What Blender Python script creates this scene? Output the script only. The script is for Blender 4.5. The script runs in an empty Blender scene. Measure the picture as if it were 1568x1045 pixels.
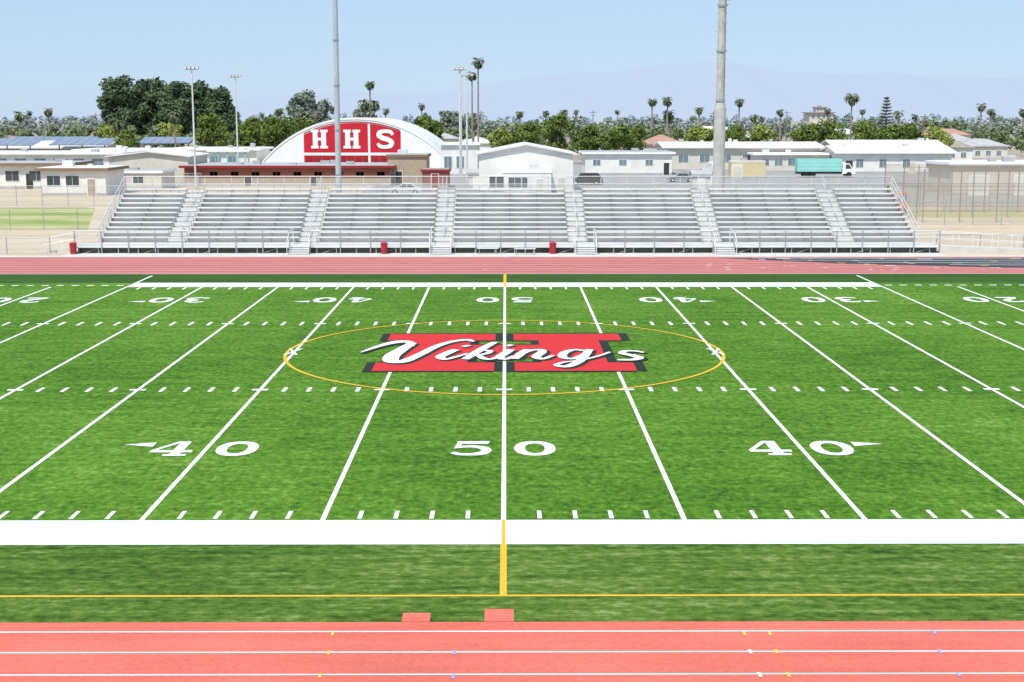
import bpy, math, random
import numpy as np
from mathutils import Vector
random.seed(7); rng=np.random.default_rng(7)
R=math.radians
scene=bpy.context.scene
# ---------------------------------------------------------------- materials
MATS={}
def nodes(m):
    m.use_nodes=True; nt=m.node_tree; nt.nodes.clear(); return nt
def mat(name,col,rough=0.7,var=0.12,scale=1.5,metal=0.0,spec=0.3,bump=0.0,fine=0.0,stretch=(1,1,1)):
    if name in MATS: return MATS[name]
    m=bpy.data.materials.new(name); nt=nodes(m); N=nt.nodes; L=nt.links
    out=N.new('ShaderNodeOutputMaterial'); b=N.new('ShaderNodeBsdfPrincipled')
    b.inputs['Roughness'].default_value=rough; b.inputs['Metallic'].default_value=metal
    b.inputs['Specular IOR Level'].default_value=spec
    tc=N.new('ShaderNodeTexCoord'); mp=N.new('ShaderNodeMapping'); mp.inputs['Scale'].default_value=stretch
    L.new(tc.outputs['Object'],mp.inputs[0])
    n=N.new('ShaderNodeTexNoise'); n.inputs['Scale'].default_value=scale; n.inputs['Detail'].default_value=5
    n.inputs['Roughness'].default_value=0.65
    L.new(mp.outputs[0],n.inputs[0])
    mr=N.new('ShaderNodeMapRange'); mr.inputs[1].default_value=0.3; mr.inputs[2].default_value=0.7
    mr.inputs[3].default_value=1-var; mr.inputs[4].default_value=1+var
    L.new(n.outputs[0],mr.inputs[0])
    vm=N.new('ShaderNodeVectorMath'); vm.operation='SCALE'; vm.inputs[0].default_value=col
    L.new(mr.outputs[0],vm.inputs['Scale']); L.new(vm.outputs[0],b.inputs['Base Color'])
    if bump:
        n2=N.new('ShaderNodeTexNoise'); n2.inputs['Scale'].default_value=scale*8; L.new(tc.outputs['Object'],n2.inputs[0])
        bp=N.new('ShaderNodeBump'); bp.inputs['Strength'].default_value=bump; bp.inputs['Distance'].default_value=0.05
        L.new(n2.outputs[0],bp.inputs['Height']); L.new(bp.outputs[0],b.inputs['Normal'])
    L.new(b.outputs[0],out.inputs[0]); MATS[name]=m; return m
def worn_paint(name,col,under,amount=0.35):
    """turf paint with blades showing through"""
    m=bpy.data.materials.new(name); nt=nodes(m); N=nt.nodes; L=nt.links
    out=N.new('ShaderNodeOutputMaterial'); b=N.new('ShaderNodeBsdfPrincipled'); b.inputs['Roughness'].default_value=.9
    b.inputs['Specular IOR Level'].default_value=0.1
    tc=N.new('ShaderNodeTexCoord'); n=N.new('ShaderNodeTexNoise'); n.inputs['Scale'].default_value=14; n.inputs['Detail'].default_value=4; n.inputs['Roughness'].default_value=.75
    L.new(tc.outputs['Object'],n.inputs[0])
    mr=N.new('ShaderNodeMapRange'); mr.inputs[1].default_value=.50; mr.inputs[2].default_value=.78; mr.inputs[4].default_value=amount
    L.new(n.outputs[0],mr.inputs[0]); mx=N.new('ShaderNodeMix'); mx.data_type='RGBA'; mx.inputs[6].default_value=(*col,1); mx.inputs[7].default_value=(*under,1)
    L.new(mr.outputs[0],mx.inputs[0]); L.new(mx.outputs[2],b.inputs['Base Color'])
    bp=N.new('ShaderNodeBump'); bp.inputs['Strength'].default_value=.3; bp.inputs['Distance'].default_value=.03
    L.new(n.outputs[0],bp.inputs['Height']); L.new(bp.outputs[0],b.inputs['Normal'])
    L.new(b.outputs[0],out.inputs[0]); MATS[name]=m; return m
def multi_noise_mat(name,ramp,layers,rough=0.9,bump=0.3):
    m=bpy.data.materials.new(name); nt=nodes(m); N=nt.nodes; L=nt.links
    out=N.new('ShaderNodeOutputMaterial'); b=N.new('ShaderNodeBsdfPrincipled'); b.inputs['Roughness'].default_value=rough
    b.inputs['Specular IOR Level'].default_value=0.12
    tc=N.new('ShaderNodeTexCoord'); acc=None
    for sc,st,w,dt in layers:
        mp=N.new('ShaderNodeMapping'); mp.inputs['Scale'].default_value=st; L.new(tc.outputs['Object'],mp.inputs[0])
        n=N.new('ShaderNodeTexNoise'); n.inputs['Scale'].default_value=sc; n.inputs['Detail'].default_value=dt; n.inputs['Roughness'].default_value=0.7
        L.new(mp.outputs[0],n.inputs[0])
        mu=N.new('ShaderNodeMath'); mu.operation='MULTIPLY_ADD'; mu.inputs[1].default_value=w; 
        mu.inputs[2].default_value=-0.5*w
        L.new(n.outputs[0],mu.inputs[0])
        if acc is None: 
            ad=N.new('ShaderNodeMath'); ad.operation='ADD'; ad.inputs[1].default_value=0.5; L.new(mu.outputs[0],ad.inputs[0]); acc=ad
        else:
            ad=N.new('ShaderNodeMath'); ad.operation='ADD'; L.new(acc.outputs[0],ad.inputs[0]); L.new(mu.outputs[0],ad.inputs[1]); acc=ad
    cr=N.new('ShaderNodeValToRGB'); els=cr.color_ramp.elements
    els[0].position=ramp[0][0]; els[0].color=(*ramp[0][1],1); els[1].position=ramp[-1][0]; els[1].color=(*ramp[-1][1],1)
    for p,c in ramp[1:-1]:
        e=els.new(p); e.color=(*c,1)
    L.new(acc.outputs[0],cr.inputs[0]); L.new(cr.outputs[0],b.inputs['Base Color'])
    if bump:
        bp=N.new('ShaderNodeBump'); bp.inputs['Strength'].default_value=bump; bp.inputs['Distance'].default_value=0.03
        L.new(acc.outputs[0],bp.inputs['Height']); L.new(bp.outputs[0],b.inputs['Normal'])
    L.new(b.outputs[0],out.inputs[0]); MATS[name]=m; return m
def mesh_mat(name,col,opac):
    m=bpy.data.materials.new(name); nt=nodes(m); N=nt.nodes; L=nt.links
    out=N.new('ShaderNodeOutputMaterial'); d=N.new('ShaderNodeBsdfDiffuse'); d.inputs[0].default_value=(*col,1)
    t=N.new('ShaderNodeBsdfTransparent'); mx=N.new('ShaderNodeMixShader')
    tc=N.new('ShaderNodeTexCoord'); n=N.new('ShaderNodeTexNoise'); n.inputs['Scale'].default_value=0.8; L.new(tc.outputs['Object'],n.inputs[0])
    mr=N.new('ShaderNodeMapRange'); mr.inputs[3].default_value=opac*0.6; mr.inputs[4].default_value=opac*1.4
    L.new(n.outputs[0],mr.inputs[0]); L.new(mr.outputs[0],mx.inputs[0])
    L.new(t.outputs[0],mx.inputs[1]); L.new(d.outputs[0],mx.inputs[2]); L.new(mx.outputs[0],out.inputs[0]); MATS[name]=m; return m
def leaf_mat(name,dark,light,scale=0.35):
    m=bpy.data.materials.new(name); nt=nodes(m); N=nt.nodes; L=nt.links
    out=N.new('ShaderNodeOutputMaterial'); d=N.new('ShaderNodeBsdfDiffuse')
    g=N.new('ShaderNodeNewGeometry'); n=N.new('ShaderNodeTexNoise'); n.inputs['Scale'].default_value=scale; n.inputs['Detail'].default_value=3
    L.new(g.outputs['Position'],n.inputs[0])
    ad=N.new('ShaderNodeMath'); ad.operation='MULTIPLY_ADD'; ad.inputs[1].default_value=0.35; 
    L.new(g.outputs['Random Per Island'],ad.inputs[0]); L.new(n.outputs[0],ad.inputs[2])
    mr=N.new('ShaderNodeMapRange'); mr.inputs[1].default_value=0.42; mr.inputs[2].default_value=0.95; L.new(ad.outputs[0],mr.inputs[0])
    mx=N.new('ShaderNodeMix'); mx.data_type='RGBA'; mx.inputs[6].default_value=(*dark,1); mx.inputs[7].default_value=(*light,1)
    L.new(mr.outputs[0],mx.inputs[0]); L.new(mx.outputs[2],d.inputs[0])
    L.new(d.outputs[0],out.inputs[0]); MATS[name]=m; return m

turf=multi_noise_mat('turf',[(0.20,(0.020,0.066,0.004)),(0.40,(0.056,0.145,0.009)),(0.58,(0.098,0.212,0.016)),(0.85,(0.21,0.34,0.07))],
   [(4.5,(1,0.8,1),1.35,6),(1.0,(0.7,1.2,1),0.45,3),(0.6,(0.25,2.2,1),0.35,3),(0.07,(1,1,1),0.45,2)],bump=0.5)
turf_apron=multi_noise_mat('turf_apron',[(0.20,(0.020,0.050,0.005)),(0.40,(0.052,0.112,0.011)),(0.60,(0.100,0.170,0.024)),(0.88,(0.24,0.30,0.10))],
   [(4.5,(0.7,1,1),1.35,6),(1.2,(0.22,2.4,1),0.9,3),(0.10,(1,1,1),0.55,2)],bump=0.5)
turf_far=multi_noise_mat('turf_far',[(0.25,(0.020,0.055,0.008)),(0.55,(0.042,0.098,0.014)),(0.85,(0.09,0.16,0.03))],[(3.0,(1,1,1),0.6,4),(0.3,(0.3,2,1),0.5,2)])
track=multi_noise_mat('track_rubber',[(0.25,(0.52,0.115,0.080)),(0.5,(0.64,0.150,0.108)),(0.75,(0.72,0.20,0.15))],[(9.0,(1,1,1),0.7,5),(0.5,(0.3,2,1),0.6,3),(0.12,(1,1,1),0.5,2)],bump=0.25)
trackfar=multi_noise_mat('track_rubber_worn',[(0.25,(0.36,0.098,0.088)),(0.5,(0.46,0.130,0.118)),(0.75,(0.55,0.19,0.17))],[(2.0,(0.3,1,1),0.5,4),(0.3,(0.2,3,1),0.8,3)],bump=0.1)
earth=multi_noise_mat('ground_earth',[(0.25,(0.22,0.19,0.13)),(0.5,(0.36,0.31,0.23)),(0.75,(0.46,0.41,0.32))],[(0.6,(1,1,1),0.5,6),(0.05,(1,1,1),0.9,4),(0.01,(1,1,1),0.5,3)])
dirt_pink=multi_noise_mat('dirt_pale',[(0.25,(0.40,0.31,0.21)),(0.5,(0.53,0.43,0.31)),(0.75,(0.62,0.54,0.42))],[(1.2,(1,1,1),0.5,5),(0.15,(0.4,2,1),0.9,4)])
lawn=multi_noise_mat('lawn_dry',[(0.2,(0.14,0.23,0.03)),(0.42,(0.26,0.33,0.07)),(0.6,(0.42,0.40,0.16)),(0.8,(0.52,0.45,0.26))],[(2.0,(1,1,1),0.5,5),(0.10,(0.4,1.8,1),1.7,4)])
lawn_dry=multi_noise_mat('lawn_dead',[(0.2,(0.28,0.30,0.09)),(0.5,(0.44,0.39,0.18)),(0.8,(0.54,0.46,0.28))],[(2.0,(1,1,1),0.5,5),(0.10,(0.4,1.8,1),1.7,4)])
concrete=mat('concrete',(0.58,0.56,0.51),0.85,0.14,0.7,bump=0.1)
asphalt=mat('asphalt',(0.045,0.05,0.055),0.9,0.25,0.5)
asphalt_pale=mat('asphalt_pale',(0.32,0.31,0.29),0.9,0.2,0.3)
GU=(0.07,0.17,0.015)
white_paint=worn_paint('field_paint_white',(0.82,0.84,0.81),GU,.42)
lane_paint=mat('lane_paint_white',(0.80,0.76,0.74),.8,.14,10)
yellow_paint=worn_paint('field_paint_yellow',(0.72,0.43,0.045),GU,.55)
red_paint=worn_paint('field_paint_red',(0.58,0.035,0.040),(0.16,0.05,0.015),.6)
black_paint=mat('field_paint_black',(0.014,0.022,0.014),0.85,0.4,9)
blue_paint=mat('track_paint_blue',(0.30,0.35,0.75),0.8,0.1,8)
alu=mat('aluminium',(0.62,0.62,0.605),0.5,0.10,2.0,metal=0.1,spec=0.5)
alu_seat=mat('aluminium_seat',(0.70,0.695,0.665),0.5,0.12,0.8,metal=0.0,spec=0.4,stretch=(0.5,1,1))
alu_dark=mat('aluminium_riser',(0.58,0.575,0.55),0.6,0.16,1.0,metal=0.0,stretch=(0.3,1,1))
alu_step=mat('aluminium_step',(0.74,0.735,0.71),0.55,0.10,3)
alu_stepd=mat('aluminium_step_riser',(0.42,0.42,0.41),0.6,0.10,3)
steel=mat('galvanised_steel',(0.36,0.37,0.37),0.5,0.15,3,metal=0.3)
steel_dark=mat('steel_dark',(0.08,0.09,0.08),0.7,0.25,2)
pole_gray=mat('pole_gray',(0.42,0.45,0.46),0.6,0.14,1.2,stretch=(1,1,.4))
pole_conc=mat('pole_concrete',(0.46,0.44,0.39),0.85,0.30,2.5,stretch=(1,1,0.3))
chain=mesh_mat('chain_link_mesh',(0.50,0.49,0.47),0.16)
chain_rust=mesh_mat('cage_net',(0.44,0.37,0.30),0.15)
w_white=mat('stucco_white',(0.74,0.72,0.67),0.9,0.10,0.5)
w_cream=mat('stucco_cream',(0.62,0.58,0.50),0.9,0.10,0.5)
w_tan=mat('brick_tan',(0.42,0.33,0.24),0.9,0.15,2)
w_brown=mat('wall_brown',(0.26,0.10,0.07),0.85,0.12,1)
w_red=mat('painted_red',(0.55,0.014,0.030),0.6,0.08,0.7)
w_dred=mat('painted_dark_red',(0.26,0.02,0.025),0.6,0.1,0.7)
w_white2=mat('painted_white',(0.82,0.82,0.82),0.7,0.06,0.5)
roof_white=mat('roof_white',(0.70,0.70,0.68),0.85,0.14,0.35)
roof_gray=mat('roof_gray',(0.40,0.40,0.40),0.85,0.14,0.6)
roof_red=mat('roof_tile_red',(0.42,0.24,0.19),0.85,0.2,1)
roof_brown=mat('roof_brown',(0.32,0.27,0.23),0.85,0.2,1)
fascia=mat('fascia_brown',(0.24,0.15,0.10),0.8,0.1,1)
glass=mat('window_glass',(0.05,0.065,0.07),0.15,0.2,0.5,spec=0.6)
glass_blue=mat('window_glass_far_hazed',(0.16,0.22,0.24),0.3,0.2,0.5,spec=0.5)  # paler, bluer copy of the glass: distance haze put into the colour
shade=mat('doorway_dark',(0.05,0.048,0.045),0.9,0.2,1)
teal=mat('painted_teal',(0.25,0.62,0.54),0.5,0.08,0.6)
solar=mat('solar_glass',(0.16,0.20,0.27),0.25,0.12,0.5,spec=0.6)
bark=mat('bark',(0.20,0.16,0.13),0.95,0.3,2)
bark_palm=mat('palm_bark',(0.28,0.24,0.20),0.95,0.25,2)
rubber=mat('tyre_rubber',(0.02,0.02,0.02),0.9,0.1,3)
orange=mat('painted_orange',(0.75,0.22,0.03),0.5,0.05,2)
car_dark=mat('car_paint_dark',(0.035,0.04,0.045),0.25,0.05,2,spec=0.6)
car_white=mat('car_paint_white',(0.70,0.70,0.70),0.25,0.03,2,spec=0.6)
red_bin=mat('bin_red',(0.40,0.03,0.035),0.5,0.1,3)
leaf_near=leaf_mat('leaves_green',(0.060,0.100,0.024),(0.21,0.27,0.065))
leaf_dark=leaf_mat('leaves_eucalyptus',(0.055,0.088,0.045),(0.13,0.18,0.09),0.25)
leaf_yel=leaf_mat('leaves_yellow_green',(0.18,0.23,0.045),(0.36,0.40,0.12))
leaf_grey=leaf_mat('leaves_grey_green',(0.17,0.21,0.17),(0.27,0.31,0.24))
leaf_palm=leaf_mat('leaves_palm',(0.07,0.095,0.05),(0.17,0.20,0.10))
leaf_dead=leaf_mat('leaves_dead_palm',(0.18,0.14,0.10),(0.30,0.24,0.17))
leaf_m1=leaf_mat('leaves_mass_mid_hazed',(0.11,0.150,0.075),(0.27,0.32,0.16),0.12)  # leaf green lightened: aerial haze painted into the base colour
leaf_m2=leaf_mat('leaves_mass_far_hazed',(0.22,0.265,0.23),(0.33,0.38,0.31),0.06)  # farther tier, greyer and paler: more haze mixed into the leaf colour
leaf_m3=leaf_mat('leaves_mass_hazy',(0.38,0.45,0.51),(0.46,0.52,0.57),0.03)  # farthest tier: mostly haze colour, painted on instead of air between

class MB:
    def __init__(s): s.v=[]; s.f=[]; s.m=[]; s.ml=[]
    def mi(s,m):
        if m not in s.ml: s.ml.append(m)
        return s.ml.index(m)
    def face(s,pts,m):
        b=len(s.v); s.v+= [tuple(p) for p in pts]; s.f.append(tuple(range(b,b+len(pts)))); s.m.append(s.mi(m))
    def box(s,x0,x1,y0,y1,z0,z1,m):
        b=len(s.v); s.v+=[(x0,y0,z0),(x1,y0,z0),(x1,y1,z0),(x0,y1,z0),(x0,y0,z1),(x1,y0,z1),(x1,y1,z1),(x0,y1,z1)]
        for q in ((0,3,2,1),(4,5,6,7),(0,1,5,4),(1,2,6,5),(2,3,7,6),(3,0,4,7)):
            s.f.append(tuple(b+i for i in q)); s.m.append(s.mi(m))
    def cyl(s,p0,p1,r0,r1,n,m,caps=True):
        p0=Vector(p0);p1=Vector(p1); d=(p1-p0).normalized()
        a=Vector((0,0,1)) if abs(d.z)<0.9 else Vector((1,0,0)); u=d.cross(a).normalized(); w=d.cross(u)
        b=len(s.v)
        for p,r in((p0,r0),(p1,r1)):
            for i in range(n):
                t=2*math.pi*i/n; s.v.append(tuple(p+u*(r*math.cos(t))+w*(r*math.sin(t))))
        k=s.mi(m)
        for i in range(n):
            j=(i+1)%n; s.f.append((b+i,b+j,b+n+j,b+n+i)); s.m.append(k)
        if caps:
            s.f.append(tuple(b+i for i in range(n))[::-1]); s.m.append(k); s.f.append(tuple(b+n+i for i in range(n))); s.m.append(k)
    def prism(s,prof,axis,a0,a1,m):
        n=len(prof); b=len(s.v)
        for a in (a0,a1):
            for p in prof: s.v.append((a,p[0],p[1]) if axis=='x' else (p[0],a,p[1]))
        k=s.mi(m)
        s.f.append(tuple(range(b,b+n))); s.m.append(k); s.f.append(tuple(range(b+n,b+2*n))[::-1]); s.m.append(k)
        for i in range(n):
            j=(i+1)%n; s.f.append((b+i,b+n+i,b+n+j,b+j)); s.m.append(k)
    def build(s,name,parent=None,smooth=False):
        me=bpy.data.meshes.new(name); me.from_pydata(s.v,[],s.f)
        for m in s.ml: me.materials.append(m)
        me.polygons.foreach_set('material_index',s.m)
        if smooth: me.polygons.foreach_set('use_smooth',[True]*len(s.f))
        me.update(); o=bpy.data.objects.new(name,me); scene.collection.objects.link(o)
        if parent: o.parent=parent
        return o
def empty(name):
    o=bpy.data.objects.new(name,None); scene.collection.objects.link(o); return o
def sheet(name,x0,x1,y0,y1,z,m):
    b=MB(); b.face([(x0,y0,z),(x1,y0,z),(x1,y1,z),(x0,y1,z)],m); return b.build(name)
def rect(b,x0,x1,y0,y1,z,m): b.face([(x0,y0,z),(x1,y0,z),(x1,y1,z),(x0,y1,z)],m)
def smooth_pts(P,n=7):
    P=[np.array(p,float) for p in P]
    if len(P)<3: return P
    out=[]
    for i in range(len(P)-1):
        p0=P[max(i-1,0)];p1=P[i];p2=P[i+1];p3=P[min(i+2,len(P)-1)]
        for k in range(n):
            t=k/n; out.append(0.5*((2*p1)+(-p0+p2)*t+(2*p0-5*p1+4*p2-p3)*t*t+(-p0+3*p1-3*p2+p3)*t**3))
    out.append(P[-1]); return out
def ribbon(b,P,to3,m,n=7,smooth=True):
    Q=smooth_pts(P,n) if smooth else [np.array(p,float) for p in P]
    Lp=[];Rp=[]
    for i,q in enumerate(Q):
        a=Q[max(i-1,0)][:2];c=Q[min(i+1,len(Q)-1)][:2]; d=c-a; d=d/(np.linalg.norm(d)+1e-9); nrm=np.array([-d[1],d[0]])
        Lp.append(q[:2]+nrm*q[2]/2);Rp.append(q[:2]-nrm*q[2]/2)
    for i in range(len(Q)-1):
        b.face([to3(*Rp[i],i),to3(*Rp[i+1],i+1),to3(*Lp[i+1],i+1),to3(*Lp[i],i)],m)

# ---------------------------------------------------------------- ground, field, track
sheet('ground',-9000,9000,-60,14000,0.0,earth)
sheet('turf_field',-80,80,-2.0,50.9,0.010,turf)
sheet('turf_apron',-80,80,-7.1,-2.0,0.010,turf_apron)
sheet('turf_apron',-80,80,50.9,55.9,0.010,turf_far)
b=MB(); rect(b,-80,80,-20,-7.1,0.012,track)
rect(b,-2.05,-1.48,-7.1,-6.60,0.018,track); rect(b,-0.38,0.22,-7.1,-6.38,0.018,track); b.build('running_track')
sheet('running_track',-90,90,55.9,67.2,0.012,trackfar)
b=MB()
for k in range(9): rect(b,-80,80,-7.63-1.06*k-0.028,-7.63-1.06*k+0.028,0.018,lane_paint)
for k in range(9): rect(b,-90,90,56.9+1.2*k-0.04,56.9+1.2*k+0.04,0.018,lane_paint)
rect(b,-90,90,55.86,55.98,0.018,lane_paint)
b.build('track_lane_lines')
b=MB()
ypt=mat('track_paint_yellow',(0.75,0.50,0.10),.8,.15,8)
def tick(x,y,w,l,m,sl=0.0): b.face([(x-w,y-l,0.024),(x+w,y-l,0.024),(x+w+sl,y+l,0.024),(x-w+sl,y+l,0.024)],m)
for (x,y,m) in [(-3.35,-7.75,ypt),(-3.30,-8.72,ypt),(-3.32,-9.80,ypt),(-0.92,-8.72,blue_paint),(-0.90,-9.85,blue_paint),
    (4.75,-7.78,ypt),(5.25,-7.78,ypt),(4.70,-8.70,lane_paint),(5.2,-8.70,ypt),(4.68,-9.8,lane_paint),(5.2,-9.8,ypt),
    (8.5,-7.72,blue_paint),(8.3,-8.72,blue_paint),(8.3,-9.8,blue_paint)]:
    tick(x,y,0.03,0.10,m)
for i in range(26):
    tick(random.uniform(13,34),56.9+1.2*random.randint(1,8)+0.2,0.16,0.09,random.choice([ypt,lane_paint,lane_paint]),0.2)
for i in range(10):
    tick(random.uniform(-30,13),56.9+1.2*random.randint(1,8)+0.2,0.12,0.07,random.choice([ypt,blue_paint,lane_paint]),0.2)
b.build('track_exchange_marks')
b=MB(); b.face([(15.5,66.3,0.022),(24,62.2,0.022),(34,59.6,0.022),(50,58,0.022),(80,57,0.022),(80,66.0,0.022),(40,66.3,0.022)],asphalt)
for (ya,yb,xa) in ((66.0,65.6,18),(64.6,64.0,20),(63.0,62.0,25),(61.4,60.2,31)):
    b.face([(xa,ya,0.028),(80,yb-2,0.028),(80,yb-1.86,0.028),(xa,ya+0.14,0.028)],lane_paint)
for k in range(14):
    x=18+k*1.7+random.uniform(-.4,.4); y=random.uniform(max(60.3,66.2-0.45*(x-14)),65.8); rect(b,x,x+random.uniform(.4,1.1),y,y+0.22,0.032,random.choice([ypt,lane_paint]))
b.build('runway_asphalt')

YD=0.9144
b=MB()
rect(b,-80,80,-2.0,0,0.016,white_paint)
rect(b,-22.86-0.06,22.86+0.06,48.85,51.0,0.016,white_paint)
for s in(-1,1):
    x=s*22.86; rect(b,x-0.07,x+0.07,51.0,54.9,0.016,white_paint)
    for k in range(60):
        xx=s*(22.86+0.6+k*0.9144); rect(b,xx-0.22,xx+0.22,49.5,49.75,0.016,white_paint)
for k in range(-9,10):
    x=k*4.572; rect(b,x-0.065,x+0.065,0.0,48.85,0.020,white_paint)
    for y in (16.9,33.7): rect(b,x-0.30,x+0.30,y-0.12,y+0.12,0.024,white_paint)
for k in range(-45,46):
    if k%5==0: continue
    x=k*YD
    rect(b,x-0.055,x+0.055,0.12,0.82,0.020,white_paint)
    rect(b,x-0.075,x+0.075,16.55,17.35,0.020,white_paint)
    rect(b,x-0.075,x+0.075,33.2,34.3,0.020,white_paint)
    if abs(x)<22.9: rect(b,x-0.06,x+0.06,47.6,48.6,0.020,white_paint)
b.build('yard_line_markings')
b=MB()
rect(b,-80,80,-5.62,-5.52,0.018,yellow_paint)
rect(b,-0.075,0.075,-5.52,-2.0,0.018,yellow_paint)
rect(b,-0.045,0.045,-2.0,0,0.022,yellow_paint)
rect(b,-0.09,0.09,48.85,55.6,0.026,yellow_paint)
N_=160; cy=25.35
for i in range(N_):
    a0=2*math.pi*i/N_; a1=2*math.pi*(i+1)/N_
    ro,ri=9.51,9.37
    b.face([(ri*math.cos(a0),cy+ri*math.sin(a0),0.0275),(ro*math.cos(a0),cy+ro*math.sin(a0),0.0275),(ro*math.cos(a1),cy+ro*math.sin(a1),0.0275),(ri*math.cos(a1),cy+ri*math.sin(a1),0.0275)],yellow_paint)
b.build('soccer_line_markings')
b=MB()
for s in(-1,1):
    x=s*9.2
    for q,(dx,dy) in enumerate(((0.26,0.8),(-0.26,0.8))):
        z=0.031+q*.002
        b.face([(x-dx-0.06,cy-dy,z),(x-dx+0.06,cy-dy,z),(x+dx+0.06,cy+dy,z),(x+dx-0.06,cy+dy,z)],white_paint)
b.build('cross_mark')

def glyph(b,ch,cx,cy,w,h,rot,z,m):
    s=-1 if rot else 1; st=[0]
    def T(u,v,i=0): return (cx+s*(u-0.5)*w, cy+s*(v-0.5)*h, z+st[0]*0.0012+i*0.00008)
    def poly(P): b.face([T(*p) for p in P],m); st[0]+=1
    def rib(P,n=7): ribbon(b,P,T,m,n); st[0]+=1
    if ch=='0':
        n=48
        for i in range(n):
            a0=2*math.pi*i/n;a1=2*math.pi*(i+1)/n
            def e(a,rx,ry): return (0.5+rx*math.copysign(abs(math.cos(a))**0.9,math.cos(a)),0.5+ry*math.copysign(abs(math.sin(a))**0.9,math.sin(a)))
            b.face([T(*e(a0,.25,.34)),T(*e(a0,.52,.5)),T(*e(a1,.52,.5)),T(*e(a1,.25,.34))],m)
    if ch=='5':
        poly([(0.14,0.82),(0.90,0.82),(0.93,1.0),(0.14,1.0)])
        poly([(0.07,0.48),(0.24,0.54),(0.26,0.82),(0.14,0.82)])
        rib([(0.12,0.54,.10),(0.32,0.61,.13),(0.58,0.61,.16),(0.80,0.50,.22),(0.86,0.32,.25),(0.74,0.14,.22),(0.48,0.07,.15),(0.22,0.09,.15),(0.05,0.20,.14)])
    if ch=='4':
        poly([(0.52,0.0),(0.77,0.0),(0.77,1.0),(0.52,1.0)])
        poly([(0.0,0.24),(1.0,0.24),(1.0,0.38),(0.0,0.38)])
        poly([(0.0,0.38),(0.13,0.38),(0.60,1.0),(0.46,1.0)])
        poly([(0.38,0.0),(0.93,0.0),(0.93,0.11),(0.38,0.11)])
    if ch=='3':
        rib([(0.08,0.82,.15),(0.3,0.93,.15),(0.6,0.93,.17),(0.80,0.76,.24),(0.66,0.58,.2),(0.4,0.53,.14)])
        rib([(0.4,0.52,.14),(0.7,0.46,.2),(0.87,0.28,.26),(0.68,0.09,.2),(0.35,0.07,.15),(0.05,0.18,.15)])
    if ch=='2':
        rib([(0.1,0.78,.18),(0.3,0.92,.15),(0.62,0.92,.18),(0.80,0.74,.26),(0.6,0.48,.22),(0.3,0.28,.2),(0.10,0.10,.16)])
        poly([(0.04,0.0),(0.95,0.0),(0.95,0.17),(0.04,0.17)])
for yard,x in ((50,0),(40,-9.144),(40,9.144),(30,-18.288),(30,18.288),(20,-27.432),(20,27.432)):
    for far in (False,True):
        b=MB(); d=str(yard)[0]; z=0.022
        if not far:
            glyph(b,d,x-1.0,7.62,1.28,1.85,False,z,white_paint); glyph(b,'0',x+0.95,7.62,1.22,1.85,False,z,white_paint)
            ay=8.15; 
        else:
            glyph(b,d,x+1.0,42.75,1.28,2.1,True,z,white_paint); glyph(b,'0',x-0.95,42.75,1.22,2.1,True,z,white_paint)
            ay=42.1
        if yard<50:
            s=-1 if x<0 else 1; a=x+s*1.72; hw=0.28 if not far else 0.30
            b.face([(a,ay-hw,z),(a+s*0.95,ay,z),(a,ay+hw,z)] if s>0 else [(a,ay-hw,z),(a,ay+hw,z),(a+s*0.95,ay,z)],white_paint)
        b.build('yard_number')

def H_shape(b,g,ox,oy,z,m):
    for s in(-1,1):
        xi,xo=0.42-g,5.35+g
        def X(a,c): return (min(s*a,s*c)+ox,max(s*a,s*c)+ox)
        for (y0,y1) in((20.7-g,22.6+g),(28.4-g,30.3+g)):
            x0,x1=X(xi,xo); rect(b,x0,x1,y0+oy,y1+oy,z,m)
        x0,x1=X(1.55-g,4.3+g); rect(b,x0,x1,22.6+g+oy,28.4-g+oy,z,m)
    rect(b,-1.55+g+ox,1.55-g+ox,23.9-g+oy,27.1+g+oy,z,m)
b=MB()
H_shape(b,0.16,0.24,0.10,0.0295,black_paint)
H_shape(b,0.16,-0.20,-0.05,0.0305,black_paint)
H_shape(b,0.0,0,0,0.034,red_paint)
rect(b,-0.065,0.065,20.0,31.0,0.0375,white_paint)
S=[
 [(553,541,.08),(566,535,.20),(585,528,.34),(604,524,.52),(620,525,.38),(627,531,.20)],
 [(626,526,.36),(614,536,.50),(603,547,.62),(607,554.5,.58),(625,554,.46),(645,544,.38),(665,532,.34),(688,524,.30),(712,521,.34),(722,524,.14)],
 [(697,537,.33),(686,542,.38),(676,548,.38),(684,551.5,.26),(700,548,.18),(716,543,.14)],
 [(757,525,.26),(744,532,.34),(728,542,.36),(714,551.5,.30)],
 [(716,547,.14),(736,539,.22),(750,539,.24),(746,543,.22),(732,545.5,.18)],
 [(732,545,.20),(742,550.5,.30),(754,551,.22),(768,545.5,.14)],
 [(783,537,.32),(773,543,.36),(765,549,.36),(774,551.4,.24),(786,547,.16)],
 [(808,537,.30),(798,543,.36),(788,551,.30)],
 [(793,547,.14),(812,539,.20),(828,537.5,.28),(830,541,.36),(820,548,.36),(829,551.2,.24),(846,546,.16)],
 [(896,539,.20),(880,537.5,.24),(864,542,.34),(860,548.5,.34),(874,551,.24),(892,545,.24)],
 [(904,537,.30),(893,547,.36),(880,556,.36),(862,562,.34),(848,560,.24),(860,556,.16),(886,553,.14),(914,547,.14),(934,541,.14)],
 [(985,542,.14),(974,539.6,.22),(958,539.6,.28),(952,543,.30),(966,546.4,.36),(974,549.6,.36),(962,552.6,.30),(940,552.6,.24)],
 [(776,530,.38),(784,531.0,.38)],[(708,531,.38),(716,532,.38)],
]
wp2=mat('logo_paint_white',(0.84,0.84,0.82),.85,.08,9)
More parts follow.
